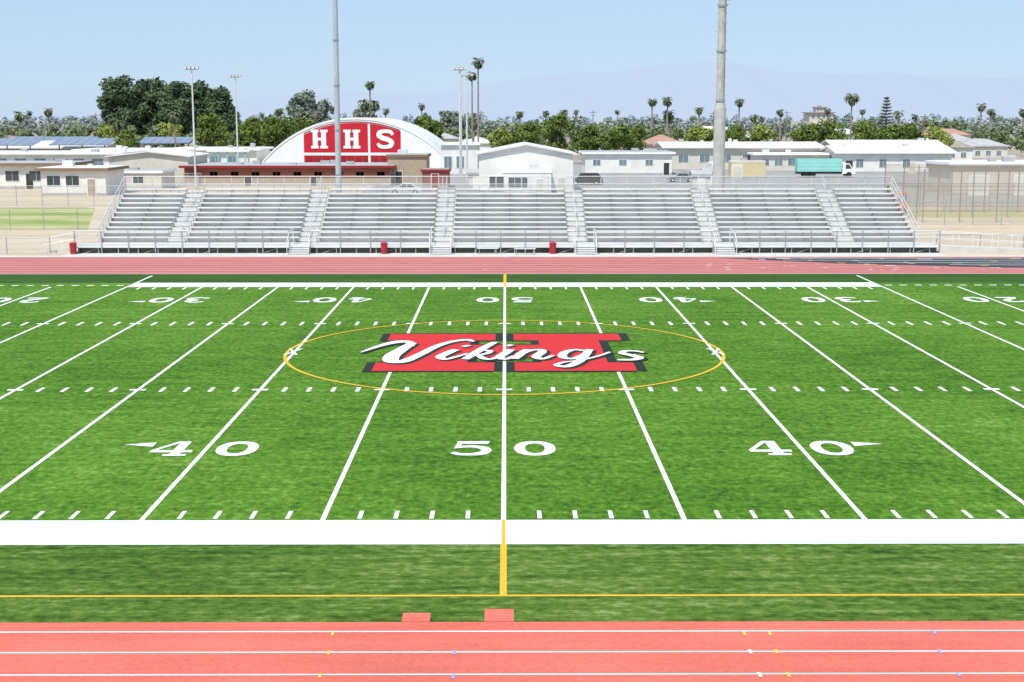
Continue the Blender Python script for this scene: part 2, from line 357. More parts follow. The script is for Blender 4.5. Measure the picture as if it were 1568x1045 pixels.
for z0,off,mm,grow in ((0.041,(0.10,-0.22),black_paint,0.12),(0.050,(0,0),wp2,0.0)):
    for k,st in enumerate(S):
        P=[((p[0]-772.5)/35.3+off[0], 25.1+(541-p[1])*0.168+off[1], p[2]*1.12+grow) for p in st]
        ribbon(b,P,lambda u,v,i,z0=z0,k=k:(u,v,z0+k*0.0004+i*0.00001),mm,8)
b.build('field_logo')

# ---------------------------------------------------------------- surroundings ground patches
sheet('concrete_apron',-90,90,67.2,68.2,0.012,concrete)
sheet('dirt_strip',-90,-33,68.2,91.5,0.014,dirt_pink)
sheet('concrete_pad',-33,33,68.2,90,0.012,concrete)
sheet('dirt_strip',33,120,68.2,112,0.014,dirt_pink)
b=MB(); b.face([(-95,93,0.016),(-38.5,93,0.016),(-47,124,0.016),(-95,124,0.016)],lawn); b.build('grass_lawn')
b=MB(); b.face([(37,108,0.018),(60,104,0.018),(75,118,0.018),(40,120,0.018)],lawn_dry); b.build('grass_lawn')
sheet('dirt_lot',-120,-20,125,178,0.010,dirt_pink)
sheet('parking_lot',-20,90,128,300,0.012,asphalt_pale)
sheet('dirt_path',-48,50,91.5,127,0.008,dirt_pink)

# ---------------------------------------------------------------- bleachers
X0,X1=-31.3,31.9
aisles=[-25.4,-15.2,-4.8,5.6,16.0,26.3]; aw=0.75
fst=[-15.5,-4.85,6.05,16.55]
NR=11; YB=72.0; RUN=0.74; RISE=0.335; Z0=0.62
root=empty('bleachers')
b=MB()
b.box(X0-1.2,X1+1.0,70.0,YB,0.50,0.56,alu)
b.box(X0-1.2,X1+1.0,69.94,70.0,0.44,0.60,alu_seat)
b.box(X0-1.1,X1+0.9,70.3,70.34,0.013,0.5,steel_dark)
for k in range(44):
    x=X0-1+k*1.5; b.box(x,x+0.07,70.05,70.12,0.012,0.5,steel)
    if k%3==0: b.cyl((x+.5,70.1,0.03),(x+1.7,70.1,0.44),0.02,0.02,4,steel)
b.build('walkway',root)
segs=[]; xs=X0
for a in aisles: segs.append((xs,a-aw)); xs=a+aw
segs.append((xs,X1))
bt=MB();bs=MB();bb=MB();ba=MB()
for i in range(NR):
    y=YB+i*RUN; zf=Z0+i*RISE
    bt.box(X0,X1,y,y+RUN-0.03,zf-0.05,zf,alu_dark)
    bt.box(X0,X1,y,y+0.03,zf-RISE+0.002,zf-0.052,alu_dark)
    for (a,c) in segs:
        n=max(1,int((c-a)/5)); 
        for k in range(n):
            p=a+(c-a)*k/n; q=a+(c-a)*(k+1)/n-0.03
            bs.box(p+random.uniform(0,.01),q,y+0.40,y+0.66,zf+0.34+random.uniform(-.006,.006),zf+0.44,alu_seat)
        nb=max(2,int((c-a)/1.83))
        for k in range(nb+1):
            xx=a+0.1+(c-a-0.2)*k/nb
            bb.box(xx-0.025,xx+0.025,y+0.45,y+0.62,zf,zf+0.34,steel)
            bb.box(xx-0.03,xx+0.03,y-.012,y-.002,zf-RISE+.01,zf-.01,steel)
    for j,a in enumerate(aisles):
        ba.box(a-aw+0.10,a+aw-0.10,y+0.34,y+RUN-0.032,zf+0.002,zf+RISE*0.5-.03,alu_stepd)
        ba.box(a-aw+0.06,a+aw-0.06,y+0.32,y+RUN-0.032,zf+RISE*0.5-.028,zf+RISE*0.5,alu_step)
        for s in(-1,1): ba.box(a+s*(aw-.03)-.025,a+s*(aw-.03)+.025,y+.1,y+.15,zf,zf+.45,steel)
        if i%3==1:
            for dz in (0.5,0.9): ba.cyl((a,y+0.1,zf+dz),(a,y+RUN*1.6,zf+dz+RISE*1.6),0.022,0.022,5,alu)
            for yy in (0.1,RUN*1.6): ba.cyl((a,y+yy,zf),(a,y+yy,zf+0.9+(RISE*1.6 if yy>0.5 else 0)),0.022,0.022,5,alu)
bt.build('treads',root);bs.build('seats',root);bb.build('seat_brackets',root);ba.build('aisle_steps',root)
b=MB(); YE=YB+NR*RUN; ZE=Z0+NR*RISE
b.box(X0,X1,YE-0.04,YE,ZE-1.2,ZE-0.3,steel)
for x in np.linspace(X0+0.05,X1-0.05,24):
    for i in (2,5,8,10):
        y=YB+i*RUN; b.cyl((x,y+.2,0.012),(x,y+.2,Z0+i*RISE-0.06),0.05,0.05,6,steel)
    b.cyl((x,YB+.1,0.3),(x,YE-0.1,ZE-0.55),0.05,0.05,6,steel)
    b.cyl((x,YB+1.5,0.1),(x,YB+5*RUN,Z0+4.2*RISE),0.03,0.03,5,steel)
b.build('frame',root)
b=MB(); bm=MB()
breaks=sorted(fst); xs=X0-1.2; rs=[]
for a in breaks: rs.append((xs,a-0.78)); xs=a+0.78
rs.append((xs,X1+1.0))
for (a,c) in rs:
    for z in (0.75,1.22,1.70): b.cyl((a,70.02,z),(c,70.02,z),0.028 if z<1.6 else 0.035,0.028 if z<1.6 else 0.035,6,alu_step)
    n=max(2,round((c-a)/2.05))
    for k in range(n+1):
        x=a+(c-a)*k/n; b.box(x-0.035,x+0.035,69.86,69.93,0.0,1.72,steel)
    bm.face([(a,70.06,0.6),(c,70.06,0.6),(c,70.06,1.68),(a,70.06,1.68)],chain)
b.build('front_railing',root); bm.build('front_railing_mesh',root)
b=MB()
for a in fst:
    for k in range(4):
        b.box(a-0.74,a+0.74,68.75+k*0.31,69.05+k*0.31,0.012+0.0,0.14*(k+1)-.035,alu_stepd)
        b.box(a-0.76,a+0.76,68.72+k*0.31,69.03+k*0.31,0.14*(k+1)-.033,0.14*(k+1),alu_step)
    for s in(-1,1):
        x=a+s*0.80
        b.cyl((x,68.7,0.0),(x,68.7,0.95),0.028,0.028,6,alu_step); b.cyl((x,70,1.65),(x,68.7,0.95),0.028,0.028,6,alu_step)
        b.cyl((x,70,1.15),(x,68.7,0.5),0.025,0.025,6,alu_step)
        b.cyl((x,70,1.65),(x,71.9,1.72),0.028,0.028,6,alu_step)
        b.cyl((x,71.9,0.56),(x,71.9,1.72),0.028,0.028,6,alu_step)
b.build('front_stairs',root)
b=MB(); bm=MB()
for z in (ZE-0.1,ZE+0.45,ZE+1.08): b.cyl((X0,YE,z),(X1,YE,z),0.028,0.028,6,alu)
for x in np.linspace(X0,X1,30): b.box(x-0.03,x+0.03,YE+0.06,YE+0.12,ZE-1.0,ZE+1.1,alu)
bm.face([(X0,YE+0.05,ZE-0.2),(X1,YE+0.05,ZE-0.2),(X1,YE+0.05,ZE+1.06),(X0,YE+0.05,ZE+1.06)],chain)
for x in (X0-0.06,X1+0.06):
    for dz in (0.15,0.6,1.05): b.cyl((x,YB-0.1,Z0+dz),(x,YE,ZE+dz),0.028,0.028,6,alu)
    for k in range(6):
        y=YB+(YE-YB)*k/5; z=Z0+(ZE-Z0)*k/5; b.cyl((x,y,z-0.4),(x,y,z+1.05),0.03,0.03,6,alu)
    bm.face([(x,YB,Z0),(x,YE,ZE),(x,YE,ZE+1.05),(x,YB,Z0+1.05)],chain)
b.build('railings',root); bm.build('railing_mesh',root)
b=MB()
for s,xa,xb in ((-1,X0-1.2,X0-4.0),(1,X1+1.0,X1+13.0)):
    lo,hi=(min(xa,xb),max(xa,xb))
    za,zb=(0.03,0.56) if s<0 else (0.56,0.03)
    b.face([(lo,70.0,za),(hi,70.0,zb),(hi,71.4,zb),(lo,71.4,za)],concrete)
    b.face([(lo,70.0,0.012),(hi,70.0,0.012),(hi,70.0,zb),(lo,70.0,za)],concrete)
    n=int((hi-lo)/1.6)+1
    for y in (70.03,71.37):
        for k in range(n+1):
            t=k/n; x=lo+(hi-lo)*t; z=za+(zb-za)*t; b.cyl((x,y,z),(x,y,z+1.0),0.025,0.025,6,alu_step)
        for dz in (0.5,1.0): b.cyl((lo,y,za+dz),(hi,y,zb+dz),0.025,0.025,6,alu_step)
b.build('end_ramps',root)

def bin_(x,y,z=0.012):
    b=MB(); b.cyl((x,y,z),(x,y,z+0.75),0.22,0.26,16,red_bin); b.cyl((x,y,z+0.75),(x,y,z+0.81),0.29,0.29,16,red_bin)
    b.cyl((x,y,z+0.81),(x,y,z+0.9),0.27,0.13,16,red_bin)
    for h in (0.25,0.55): b.cyl((x,y,z+h),(x,y,z+h+0.03),0.265,0.268,16,red_bin)
    b.build('trash_can')
for x in (-32.5,-9.1,3.6): bin_(x,69.5)
def bench(x,y,w=1.6):
    b=MB(); b.box(x-w/2,x+w/2,y,y+0.28,0.42,0.47,alu_seat)
    for s in(-0.4,0.4):
        b.box(x+s*w-0.03,x+s*w+0.03,y+0.1,y+0.18,0.012,0.42,steel); b.box(x+s*w-0.03,x+s*w+0.03,y-0.05,y+0.33,0.012,0.05,steel)
    b.build('team_bench')
bench(1.5,68.9); bench(-1.3,69.2)

# ---------------------------------------------------------------- fences
def fence(name,p0,p1,h,sp=3.0,mm=chain,pm=steel,z=0.0,r=0.035,rails=1):
    b=MB(); p0=Vector((*p0,z));p1=Vector((*p1,z)); L=(p1-p0).length; n=max(1,int(L/sp))
    for k in range(n+1):
        p=p0.lerp(p1,k/n); b.cyl(p,p+Vector((0,0,h+0.05)),r,r,6,pm)
    for j in range(rails): 
        zz=h*(1-j/max(1,rails)); b.cyl(p0+Vector((0,0,zz)),p1+Vector((0,0,zz)),r*0.8,r*0.8,6,pm)
    b.face([p0+Vector((0,0.02,0)),p1+Vector((0,0.02,0)),p1+Vector((0,0.02,h)),p0+Vector((0,0.02,h))],mm)
    b.build(name)
fence('chain_link_fence',(-70,69.4),(-34.2,69.4),1.25)
fence('chain_link_fence',(-70,92),(-36,92),1.9)
fence('chain_link_fence',(-75,127),(48,127),2.4,3.0)
fence('chain_link_fence',(-80,175),(-46,175),2.0,2.5)
fence('chain_link_fence',(33.5,72.5),(47,72.5),1.2)
fence('chain_link_fence',(34,98),(75,98),2.2,2.6)
fence('chain_link_fence',(36,120),(75,120),2.8,2.6)
rust=mat('rusty_steel',(0.34,0.26,0.20),0.8,0.2,2)
b=MB()
for x in np.linspace(41,70,9):
    for y in (101,108,115):
        b.cyl((x,y,0),(x,y,5.2),0.06,0.06,6,rust)
for y in (101,108,115):
    for z in (1.2,3.2,5.2): b.cyl((41,y,z),(70,y,z),0.035,0.035,5,rust)
    b.face([(41,y+.1,0),(70,y+.1,0),(70,y+.1,5.2),(41,y+.1,5.2)],chain_rust)
for x in (41,): b.face([(x,101,0),(x,115,0),(x,115,5.2),(x,101,5.2)],chain_rust)
b.build('batting_cage')

# ---------------------------------------------------------------- poles
def tall_pole(x,y,r,m,h=32,sleeve=None):
    b=MB(); n=8
    for k in range(n): b.cyl((x,y,h*k/n),(x,y,h*(k+1)/n),r*(1-0.25*k/n),r*(1-0.25*(k+1)/n),16,m,caps=False)
    if sleeve: 
        b.cyl((x,y,0),(x,y,sleeve[0]),sleeve[1],sleeve[1]*0.95,16,sleeve[2]); 
        b.cyl((x,y,sleeve[0]),(x,y,sleeve[0]+0.5),sleeve[1]*0.95,r,16,sleeve[2])
        for k in range(30): b.cyl((x-r-0.12,y-0.1,5+k*0.8),(x+r+0.12,y-0.1,5+k*0.8),0.018,0.018,4,steel)
        b.cyl((x+r*0.5,y-r-0.02,1),(x+r*0.4,y-r*0.8,h-1),0.04,0.04,6,steel)
        for z in (11.6,16,20): b.cyl((x,y,z),(x,y,z+.18),r*1.06,r*1.06,16,steel)
    else:
        for z in (5,9,13,17,21): b.cyl((x,y,z),(x,y,z+.12),r*1.08,r*1.08,16,steel)
    for z in (h-3,h-2,h-1):
        b.box(x-2.4,x+2.4,y-0.08,y+0.08,z,z+0.12,steel)
        for k in range(6): b.cyl((x-2.2+k*0.88,y-0.4,z-0.1),(x-2.2+k*0.88,y,z+0.1),0.28,0.18,10,alu)
    b.build('stadium_light_pole')
tall_pole(-15.2,92.3,0.27,pole_gray)
tall_pole(19.5,92.3,0.42,pole_conc,sleeve=(11.0,0.56,mat('pole_sleeve',(0.47,0.46,0.42),0.8,0.16,1.5)))
b=MB(); b.cyl((19.9,91.6,20.5),(19.9,91.6,21.0),0.25,0.15,10,steel); b.box(19.6,20.3,91.7,92.3,20.9,21.05,steel); b.build('pole_loudspeaker')
def light_pole(x,y,h,n=4,r=0.13,w=0.9):
    b=MB(); b.cyl((x,y,0),(x,y,h),r*1.3,r*0.8,10,alu)
    b.box(x-w,x+w,y-0.06,y+0.06,h-0.15,h-0.03,steel)
    for k in range(n):
        xx=x-w+2*w*k/(n-1); b.box(xx-0.22,xx+0.22,y-0.45,y+0.1,h-0.05,h+0.25,steel); b.box(xx-0.18,xx+0.18,y-0.49,y-0.452,h-0.02,h+0.2,w_white)
    b.build('floodlight_pole')
light_pole(-47.3,177,17.6); light_pole(-48.9,219,17.7); light_pole(-6.9,177,17.5); light_pole(-7.6,205,18.8)
light_pole(-6.2,190,17.0,3)

# ---------------------------------------------------------------- buildings
def window(b,x0,x1,y,z0,z1,frame=w_white2,mull=1):
    b.box(x0-0.08,x1+0.08,y-0.07,y+0.02,z0-0.08,z1+0.08,frame)
    n=mull+1
    for k in range(n):
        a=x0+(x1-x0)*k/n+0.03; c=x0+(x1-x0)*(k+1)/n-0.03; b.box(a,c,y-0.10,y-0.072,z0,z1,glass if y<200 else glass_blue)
def bldg(name,x0,x1,y,dep,h,wall=w_white,roof='flat',rm=roof_white,fm=None,oh=0.5,rise=1.2,wins=(),doors=(),ft=0.35):
    root=empty(name)
    b=MB(); b.box(x0,x1,y,y+dep,0,h,wall)
    b.box(x0-.02,x1+.02,y-.025,y-.002,0,.35,roof_gray)
    for k in range(1,int((x1-x0)/4)): 
        xx=x0+(x1-x0)*k/int((x1-x0)/4); b.box(xx-.04,xx+.04,y-.03,y-.002,.36,h-.05,wall)
    b.build('walls',root)
    b=MB(); fm=fm or rm
    if roof=='flat':
        b.box(x0-oh,x1+oh,y-oh,y+dep+oh,h,h+ft,fm); b.box(x0-oh+.15,x1+oh-.15,y-oh+.15,y+dep+oh-.15,h+ft,h+ft+0.05,rm)
        for k in range(int((x1-x0)/5)):
            xx=x0+random.uniform(1,x1-x0-2); yy=y+dep*random.uniform(.2,.7); b.box(xx,xx+random.uniform(.6,1.6),yy,yy+1,h+ft+.052,h+ft+random.uniform(.3,.9),random.choice([rm,roof_gray,alu]))
    elif roof=='gable_front':
        xm=(x0+x1)/2
        b.prism([(x0,h+.003),(x1,h+.003),(xm,h+rise)],'y',y+0.05,y+dep-.05,wall)
        for s,xa in((-1,x0-oh),(1,x1+oh)):
            sl=rise/((x1-x0)/2); ze=h-sl*oh
            b.prism([(xa,ze+.02),(xm,h+rise+.02),(xm,h+rise+.22),(xa,ze+.22)],'y',y-oh,y+dep+oh,fm)
    elif roof=='gable_side':
        ym=y+dep/2
        b.prism([(y,h+.003),(y+dep,h+.003),(ym,h+rise)],'x',x0+.05,x1-.05,wall)
        sl=rise/(dep/2)
        for ya in (y-oh,y+dep+oh):
            b.prism([(ya,h-sl*oh+.02),(ym,h+rise+.02),(ym,h+rise+.22),(ya,h-sl*oh+.22)],'x',x0-oh,x1+oh,rm)
        b.box(x0-oh,x1+oh,y-oh-.06,y-oh-.003,h-sl*oh-.05,h-sl*oh+.25,fm)
        for k in range(int((x1-x0)/6)):
            xx=x0+random.uniform(1,x1-x0-2); b.box(xx,xx+random.uniform(.5,1.3),ym-.6,ym+.4,h+rise-.1,h+rise+random.uniform(.35,.9),random.choice([rm,roof_gray,alu]))
    elif roof=='hip':
        ym=y+dep/2; q=dep/2
        A=[(x0-oh,y-oh,h),(x1+oh,y-oh,h),(x1+oh,y+dep+oh,h),(x0-oh,y+dep+oh,h)]; C=[(x0+q,ym,h+rise),(x1-q,ym,h+rise)]
        b.face([A[0],A[1],C[1],C[0]],rm); b.face([A[2],A[3],C[0],C[1]],rm); b.face([A[1],A[2],C[1]],rm); b.face([A[3],A[0],C[0]],rm)
        b.box(x0-oh,x1+oh,y-oh,y+dep+oh,h-.2,h-.003,fm)
    b.build('roof',root)
    if wins:
        b=MB()
        for (a,c,z0,z1) in wins: window(b,a,c,y,z0,z1,mull=max(1,int((c-a)/1.2)))
        b.build('windows',root)
    if doors:
        b=MB()
        for (a,c,z1,m) in doors: b.box(a-.1,c+.1,y-.05,y,0,z1+.1,w_white2); b.box(a,c,y-.09,y-.052,0,z1,m)
        b.build('doors',root)
    return root
def wins_row(x0,x1,w,gap,z0,z1):
    r=[];x=x0
    while x+w<=x1: r.append((x,x+w,z0,z1)); x+=w+gap
    return r
b=MB(); b.box(-86,-68.5,175,180,3.3,3.7,w_white); b.box(-86,-68.4,174.7,174.95,3.2,3.75,fascia)
for x in np.arange(-84,-68,3.2): b.box(x-.12,x+.12,175.2,175.5,0,3.3,w_white2)
b.box(-86,-68.6,179.2,180,0,3.3,w_tan)
for x in np.arange(-85,-70,4.1): b.box(x,x+1.1,179.1,179.19,0,2.2,shade)
b.build('covered_walkway')
bldg('classroom_building',-61.8,-53.2,150,9,3.3,w_white,'flat',roof_white,fascia,0.6,wins=wins_row(-61,-56,1.8,0.7,1.4,2.6),doors=[(-55.6,-54.6,2.2,w_tan)])
bldg('classroom_building',-88,-64,168,10,3.4,w_white,'flat',roof_gray,fascia,0.8,wins=wins_row(-87,-66,2,1.5,1.2,2.6),doors=[(-70,-69,2.2,shade)])
bldg('classroom_building',-61.5,-49.3,181,14,4.3,w_cream,'gable_front',roof_white,None,0.5,0.7)
bldg('classroom_building',-60,-49.5,165,8,2.4,w_cream,'flat',roof_gray,w_white2,0.3,wins=wins_row(-59,-50,1.5,1.2,1.0,1.9))
bldg('classroom_building',-110,-74,232,16,3.4,w_white,'flat',roof_white,w_white2,0.8,wins=wins_row(-109,-75,2.2,1.5,1.2,2.6))
bldg('classroom_building',-88,-62,250,16,3.6,w_white,'flat',roof_white,w_white2,0.8,wins=wins_row(-87,-63,2.2,1.5,1.2,2.6))
bldg('classroom_building',-128,-90,275,20,3.8,w_white,'gable_side',roof_white,w_white2,0.8,1.2,wins=wins_row(-126,-91,2.2,1.8,1.2,2.6))
bldg('classroom_building',-62,-46,222,14,4.4,w_white,'flat',roof_white,w_white2,0.8,wins=wins_row(-61,-47,2.0,1.2,1.6,3.2))
b=MB()
for x in np.arange(-50,-43,1.5): b.box(x-.1,x+.1,200,200.3,0,4.6,teal)
b.box(-50.4,-43.2,199.8,203,4.6,4.9,w_white2); b.build('shade_canopy')
def solarc(x0,x1,y):
    b=MB(); b.face([(x0,y,4.6),(x1,y,4.6),(x1,y+9,6.0),(x0,y+9,6.0)],solar)
    b.face([(x0,y,4.5),(x0,y+9,5.9),(x1,y+9,5.9),(x1,y,4.5)],steel)
    for k in range(1,int((x1-x0)/2)):
        x=x0+k*2; b.face([(x,y,4.62),(x+.12,y,4.62),(x+.12,y+9,6.02),(x,y+9,6.02)],alu)
    for t in (3,6): b.face([(x0,y+t,4.63+t*.1556),(x1,y+t,4.63+t*.1556),(x1,y+t+.12,4.65+t*.1556),(x0,y+t+.12,4.65+t*.1556)],alu)
    for x in np.arange(x0+1,x1,5): b.cyl((x,y+4.5,0),(x,y+4.5,5.2),.15,.15,8,steel)
    b.build('solar_canopy')
solarc(-124,-101,262); solarc(-99,-86,266); solarc(-118,-95,292); solarc(-85,-73,285)
# gym
root=empty('gymnasium')
gx,gy=-27.3,219.0; half=17.2; zb=2.0; rise=8.15
Rr=(half**2+rise**2)/(2*rise); cz=zb+rise-Rr
def arc(hw,dz=0,n=40,R_=None):
    return [(gx+hw*(-1+2*i/n), cz+dz+math.sqrt(max(0,(R_ or Rr)**2-(hw*(-1+2*i/n))**2))) for i in range(n+1)]
b=MB(); A=arc(half); b.prism([(gx-half,0)]+A+[(gx+half,0)],'y',gy,gy+42,w_white2); b.build('walls',root)
b=MB(); A1=arc(half+.25,0,40,Rr+.25); 
for i in range(40):
    p,q=A1[i],A1[i+1]; b.face([(p[0],gy-.10,p[1]),(q[0],gy-.10,q[1]),(q[0],gy+43,q[1]),(p[0],gy+43,p[1])],roof_white)
    b.face([(p[0],gy-.10,p[1]-.38),(q[0],gy-.10,q[1]-.38),(q[0],gy-.10,q[1]),(p[0],gy-.10,p[1])],w_white2)
b.build('roof',root)
b=MB(); A=[(x,z-.75) for x,z in arc(half,0,80) if gx-9.7<=x<=gx+8.3]
xl,xr=A[0][0],A[-1][0]
b.prism([(xl,1.9)]+A+[(xr,1.9)],'y',gy-.12,gy-.004,w_red)
for i in range(len(A)-1):
    p,q=A[i],A[i+1]; b.face([(p[0],gy-.14,p[1]+.08),(q[0],gy-.14,q[1]+.08),(q[0],gy-.14,q[1]+.28),(p[0],gy-.14,p[1]+.28)],w_dred)
b.build('red_panel',root)
b=MB(); 
for x in (gx-3.55,gx+2.45): b.box(x-.2,x+.2,gy-.18,gy-.122,1.9,9.2,w_white2)
b.box(xl,xr,gy-.20,gy-.182,3.55,4.05,w_white2)
for x in np.arange(xl+.4,xr-1,1.5):
    b.box(x,x+1.1,gy-.17,gy-.122,2.0,3.3,w_dred)
b.box(xl,xr,gy-.23,gy-.202,1.75,1.98,w_white2)
b.build('trim',root)
b=MB()
def gl(xc,ch):
    w,z0,z1=3.2,4.8,8.2
    def T(u,v,i=0): return (xc+(u-.5)*w,gy-.2-i*.0005,z0+v*(z1-z0))
    if ch=='H':
        for (u0,u1,v0,v1) in ((.12,.40,.14,.86),(.60,.88,.14,.86),(.40,.60,.42,.58),(.02,.46,0,.14),(.54,.98,0,.14),(.02,.46,.86,1),(.54,.98,.86,1)):
            b.face([T(u0,v0),T(u1,v0),T(u1,v1),T(u0,v1)],w_white2)
    else:
        ribbon(b,[(.93,.72,.16),(.80,.88,.2),(.5,.92,.19),(.2,.86,.24),(.14,.70,.27),(.34,.56,.26),(.66,.47,.26),(.86,.32,.28),(.78,.14,.24),(.5,.08,.19),(.2,.12,.2),(.07,.28,.16)],T,w_white2)
gl(gx-6.6,'H'); gl(gx-.7,'H'); gl(gx+5.4,'S')
b.build('letters',root)
r=bldg('locker_room_building',-49.2,-17.6,178,14,2.7,w_tan,'flat',roof_gray,w_dred,0.7,wins=wins_row(-48.5,-18,1.2,2.0,1.5,2.1),doors=[(-40,-39,2.1,shade),(-30,-29,2.1,shade)])
b=MB(); b.box(-49.2,-17.6,177.9,177.965,1.3,2.7,w_brown); b.build('red_band',r)
bldg('brick_building',-18.2,-12.2,180,9,4.3,w_tan,'flat',roof_gray,fascia,0.25,doors=[(-17,-16,2.1,shade)])
bldg('storage_building',-12.4,-8.5,172,6,2.3,w_brown,'flat',roof_brown,w_dred,0.2,doors=[(-11,-10,2,w_dred)])
bldg('white_gable_hall',-3.6,9.3,155.5,16,5.3,w_white,'gable_front',roof_white,None,0.5,1.25,wins=[(-2.2,-.2,.9,2.3)],doors=[(7.2,8.2,2.1,w_cream)])
bldg('hall_annex',-0.2,6.2,152.5,2.9,2.9,w_white,'flat',roof_white,w_white2,0.08,wins=[(0.4,3.0,1.0,2.3)],doors=[(4.2,5.1,2.1,w_cream)])
bldg('classroom_building',-11.5,-5,214,10,5.5,w_white,'flat',roof_white,w_white2,.5,wins=wins_row(-11,-6,1.4,.8,1.5,3.5))
bldg('classroom_building',14.6,30.5,219,12,3.8,w_white,'flat',roof_gray,w_white2,0.6,doors=[(29,30,2.2,shade)],wins=wins_row(16,28,1.4,3.4,1.8,2.8))
bldg('classroom_building',31.5,62,238,16,4.6,w_cream,'gable_side',roof_white,w_white2,0.8,0.8,wins=wins_row(34,60,2,2.2,1.8,3.2))
bldg('classroom_building',62.5,84,226,12,3.9,w_white,'gable_side',roof_white,w_white2,0.8,1.0,wins=wins_row(66,82,1.4,3.0,1.2,2.6),doors=[(64,65.4,2.4,shade),(76,77.2,2.3,w_cream)])
bldg('classroom_building',48,62.3,231,6,3.3,w_cream,'flat',roof_white,w_white2,0.6,wins=wins_row(49,61,1.6,1.0,1.4,2.5))
bldg('classroom_building',68,90,250,14,4.3,w_cream,'gable_side',roof_white,w_white2,0.8,1.3)
bldg('field_house',59.5,80,150,10,4.0,w_cream,'flat',roof_white,w_white2,0.5,doors=[(62,64.5,2.6,w_white),(68,70.5,2.6,w_white)])
bldg('storage_container',35,37,200,5,2.4,w_white2,'flat',w_white2,None,0.03,doors=[(35.3,36.6,2,w_white)])
bldg('storage_container',39,45,205,2.6,2.6,mat('painted_sand',(0.62,0.52,0.30),.7,.08,1),'flat',w_cream,None,0.03,doors=[(39.4,41,2.2,w_cream)])
for (x,y) in ((-5.5,170),(27,165),(30,175)):
    bldg('equipment_shed',x,x+2.6,y,2.2,2.1,w_cream,'gable_side',roof_gray,None,0.2,.5,doors=[(x+.8,x+1.7,1.8,w_white)])

# ---------------------------------------------------------------- vehicles
def car(name,x,y,paint,L=4.6,W=1.8,H=1.45,suv=False,flip=1):
    root=empty(name)
    if suv: prof=[(0,.35),(.02,.85),(.10,1.0),(.24,1.08),(.34,H),(.85,H),(.98,1.05),(1,.5),(.99,.35)]
    else: prof=[(0,.35),(.01,.7),(.08,.82),(.27,.92),(.40,H),(.68,H),(.86,.98),(.99,.9),(1,.5),(.99,.35)]
    P=[(x+flip*(u-.5)*L,z) for u,z in prof]
    b=MB(); b.prism(P,'y',y-W/2,y+W/2,paint); b.build('body',root)
    b=MB(); z0=1.02 if suv else .95
    if suv: wp=[(.29,z0),(.36,H-.1),(.58,H-.1),(.58,z0)],[(.60,z0),(.60,H-.1),(.84,H-.1),(.92,z0+.05)]
    else: wp=[(.32,z0),(.42,H-.08),(.54,H-.08),(.54,z0)],[(.56,z0),(.56,H-.08),(.67,H-.08),(.79,z0)]
    for w in wp:
        Q=[(x+flip*(u-.5)*L,z) for u,z in w]; b.prism(Q,'y',y-W/2-.01,y-W/2-.002,glass); b.prism(Q,'y',y+W/2+.002,y+W/2+.01,glass)
    b.build('windows',root)
    b=MB()
    for u in (.19,.80):
        for yy in (y-W/2-.02,y+W/2-.2): 
            xx=x+flip*(u-.5)*L; b.cyl((xx,yy,.34),(xx,yy+.22,.34),.34,.34,16,rubber); b.cyl((xx,yy-.01,.34),(xx,yy+.23,.34),.18,.18,10,alu)
    b.build('wheels',root)
    b=MB(); e=x-flip*.5*L
    for yy in (y-W/2+.15,y+W/2-.5): b.box(min(e,e-flip*.03),max(e,e-flip*.03),yy,yy+.35,.62,.78,w_white2)
    b.build('headlights',root)
car('parked_suv',12.5,180,car_dark,5.2,1.95,1.85,True)
car('parked_car',-13.6,154,car_white,4.5,1.8,1.45)
car('parked_car',28.5,190,mat('car_paint_grey',(.25,.26,.27),.3,.05,2),4.5)
root=empty('box_truck'); b=MB(); b.box(51.2,59.0,208,210.4,1.0,3.2,teal); b.build('cargo_box',root)
b=MB(); b.prism([(59.15,.6),(61.4,.6),(61.4,1.35),(60.9,1.55),(60.4,2.4),(59.15,2.45)],'y',208.1,210.3,w_white2); b.box(51.2,60,208.4,210,.6,.95,steel_dark); b.build('cab',root)
b=MB(); b.prism([(59.7,1.5),(60.75,1.5),(60.3,2.25),(59.7,2.25)],'y',208.07,208.095,glass); b.box(61.405,61.43,208.3,210.1,.7,1.2,steel_dark); b.build('windows',root)
b=MB()
for x in (52.8,54,60.3): b.cyl((x,208.0,.48),(x,208.4,.48),.48,.48,16,rubber); b.cyl((x,210,.48),(x,210.4,.48),.48,.48,16,rubber)
for z in (1.5,2.1,2.7): b.box(51.3,58.9,207.97,207.998,z,z+.05,w_white2)
b.build('wheels_and_trim',root)
root=empty('forklift'); x,y=42.0,113
b=MB(); b.prism([(x-.9,.4),(x+.9,.4),(x+1.0,1.2),(x+.4,1.3),(x+.2,.95),(x-.6,.95),(x-.9,.8)],'y',y,y+1.1,orange); b.build('body',root)
b=MB()
for xx in (x-.6,x+.75):
    for yy in (y+.05,y+1.05): b.cyl((xx,yy,.9),(xx+.05,yy,2.2),.04,.04,6,steel_dark)
b.box(x-.7,x+.9,y,y+1.1,2.2,2.28,orange)
for yy in (y+.25,y+.85): b.box(x-1.08,x-.96,yy-.05,yy+.05,.15,3.0,steel_dark); b.box(x-2.1,x-1.09,yy-.06,yy+.06,.15,.2,steel_dark)
for z in (.6,1.6,2.9): b.box(x-1.06,x-.98,y+.3,y+.8,z,z+.1,steel_dark)
b.box(x-.3,x+.15,y+.3,y+.8,.96,1.05,steel_dark); b.box(x+.1,x+.2,y+.3,y+.8,1.06,1.6,steel_dark)
b.build('mast_and_cage',root)
b=MB()
for xx,r in ((x-.6,.38),(x+.6,.32)):
    for yy in (y-.06,y+.92): b.cyl((xx,yy,r),(xx,yy+.24,r),r,r,14,rubber)
b.build('wheels',root)

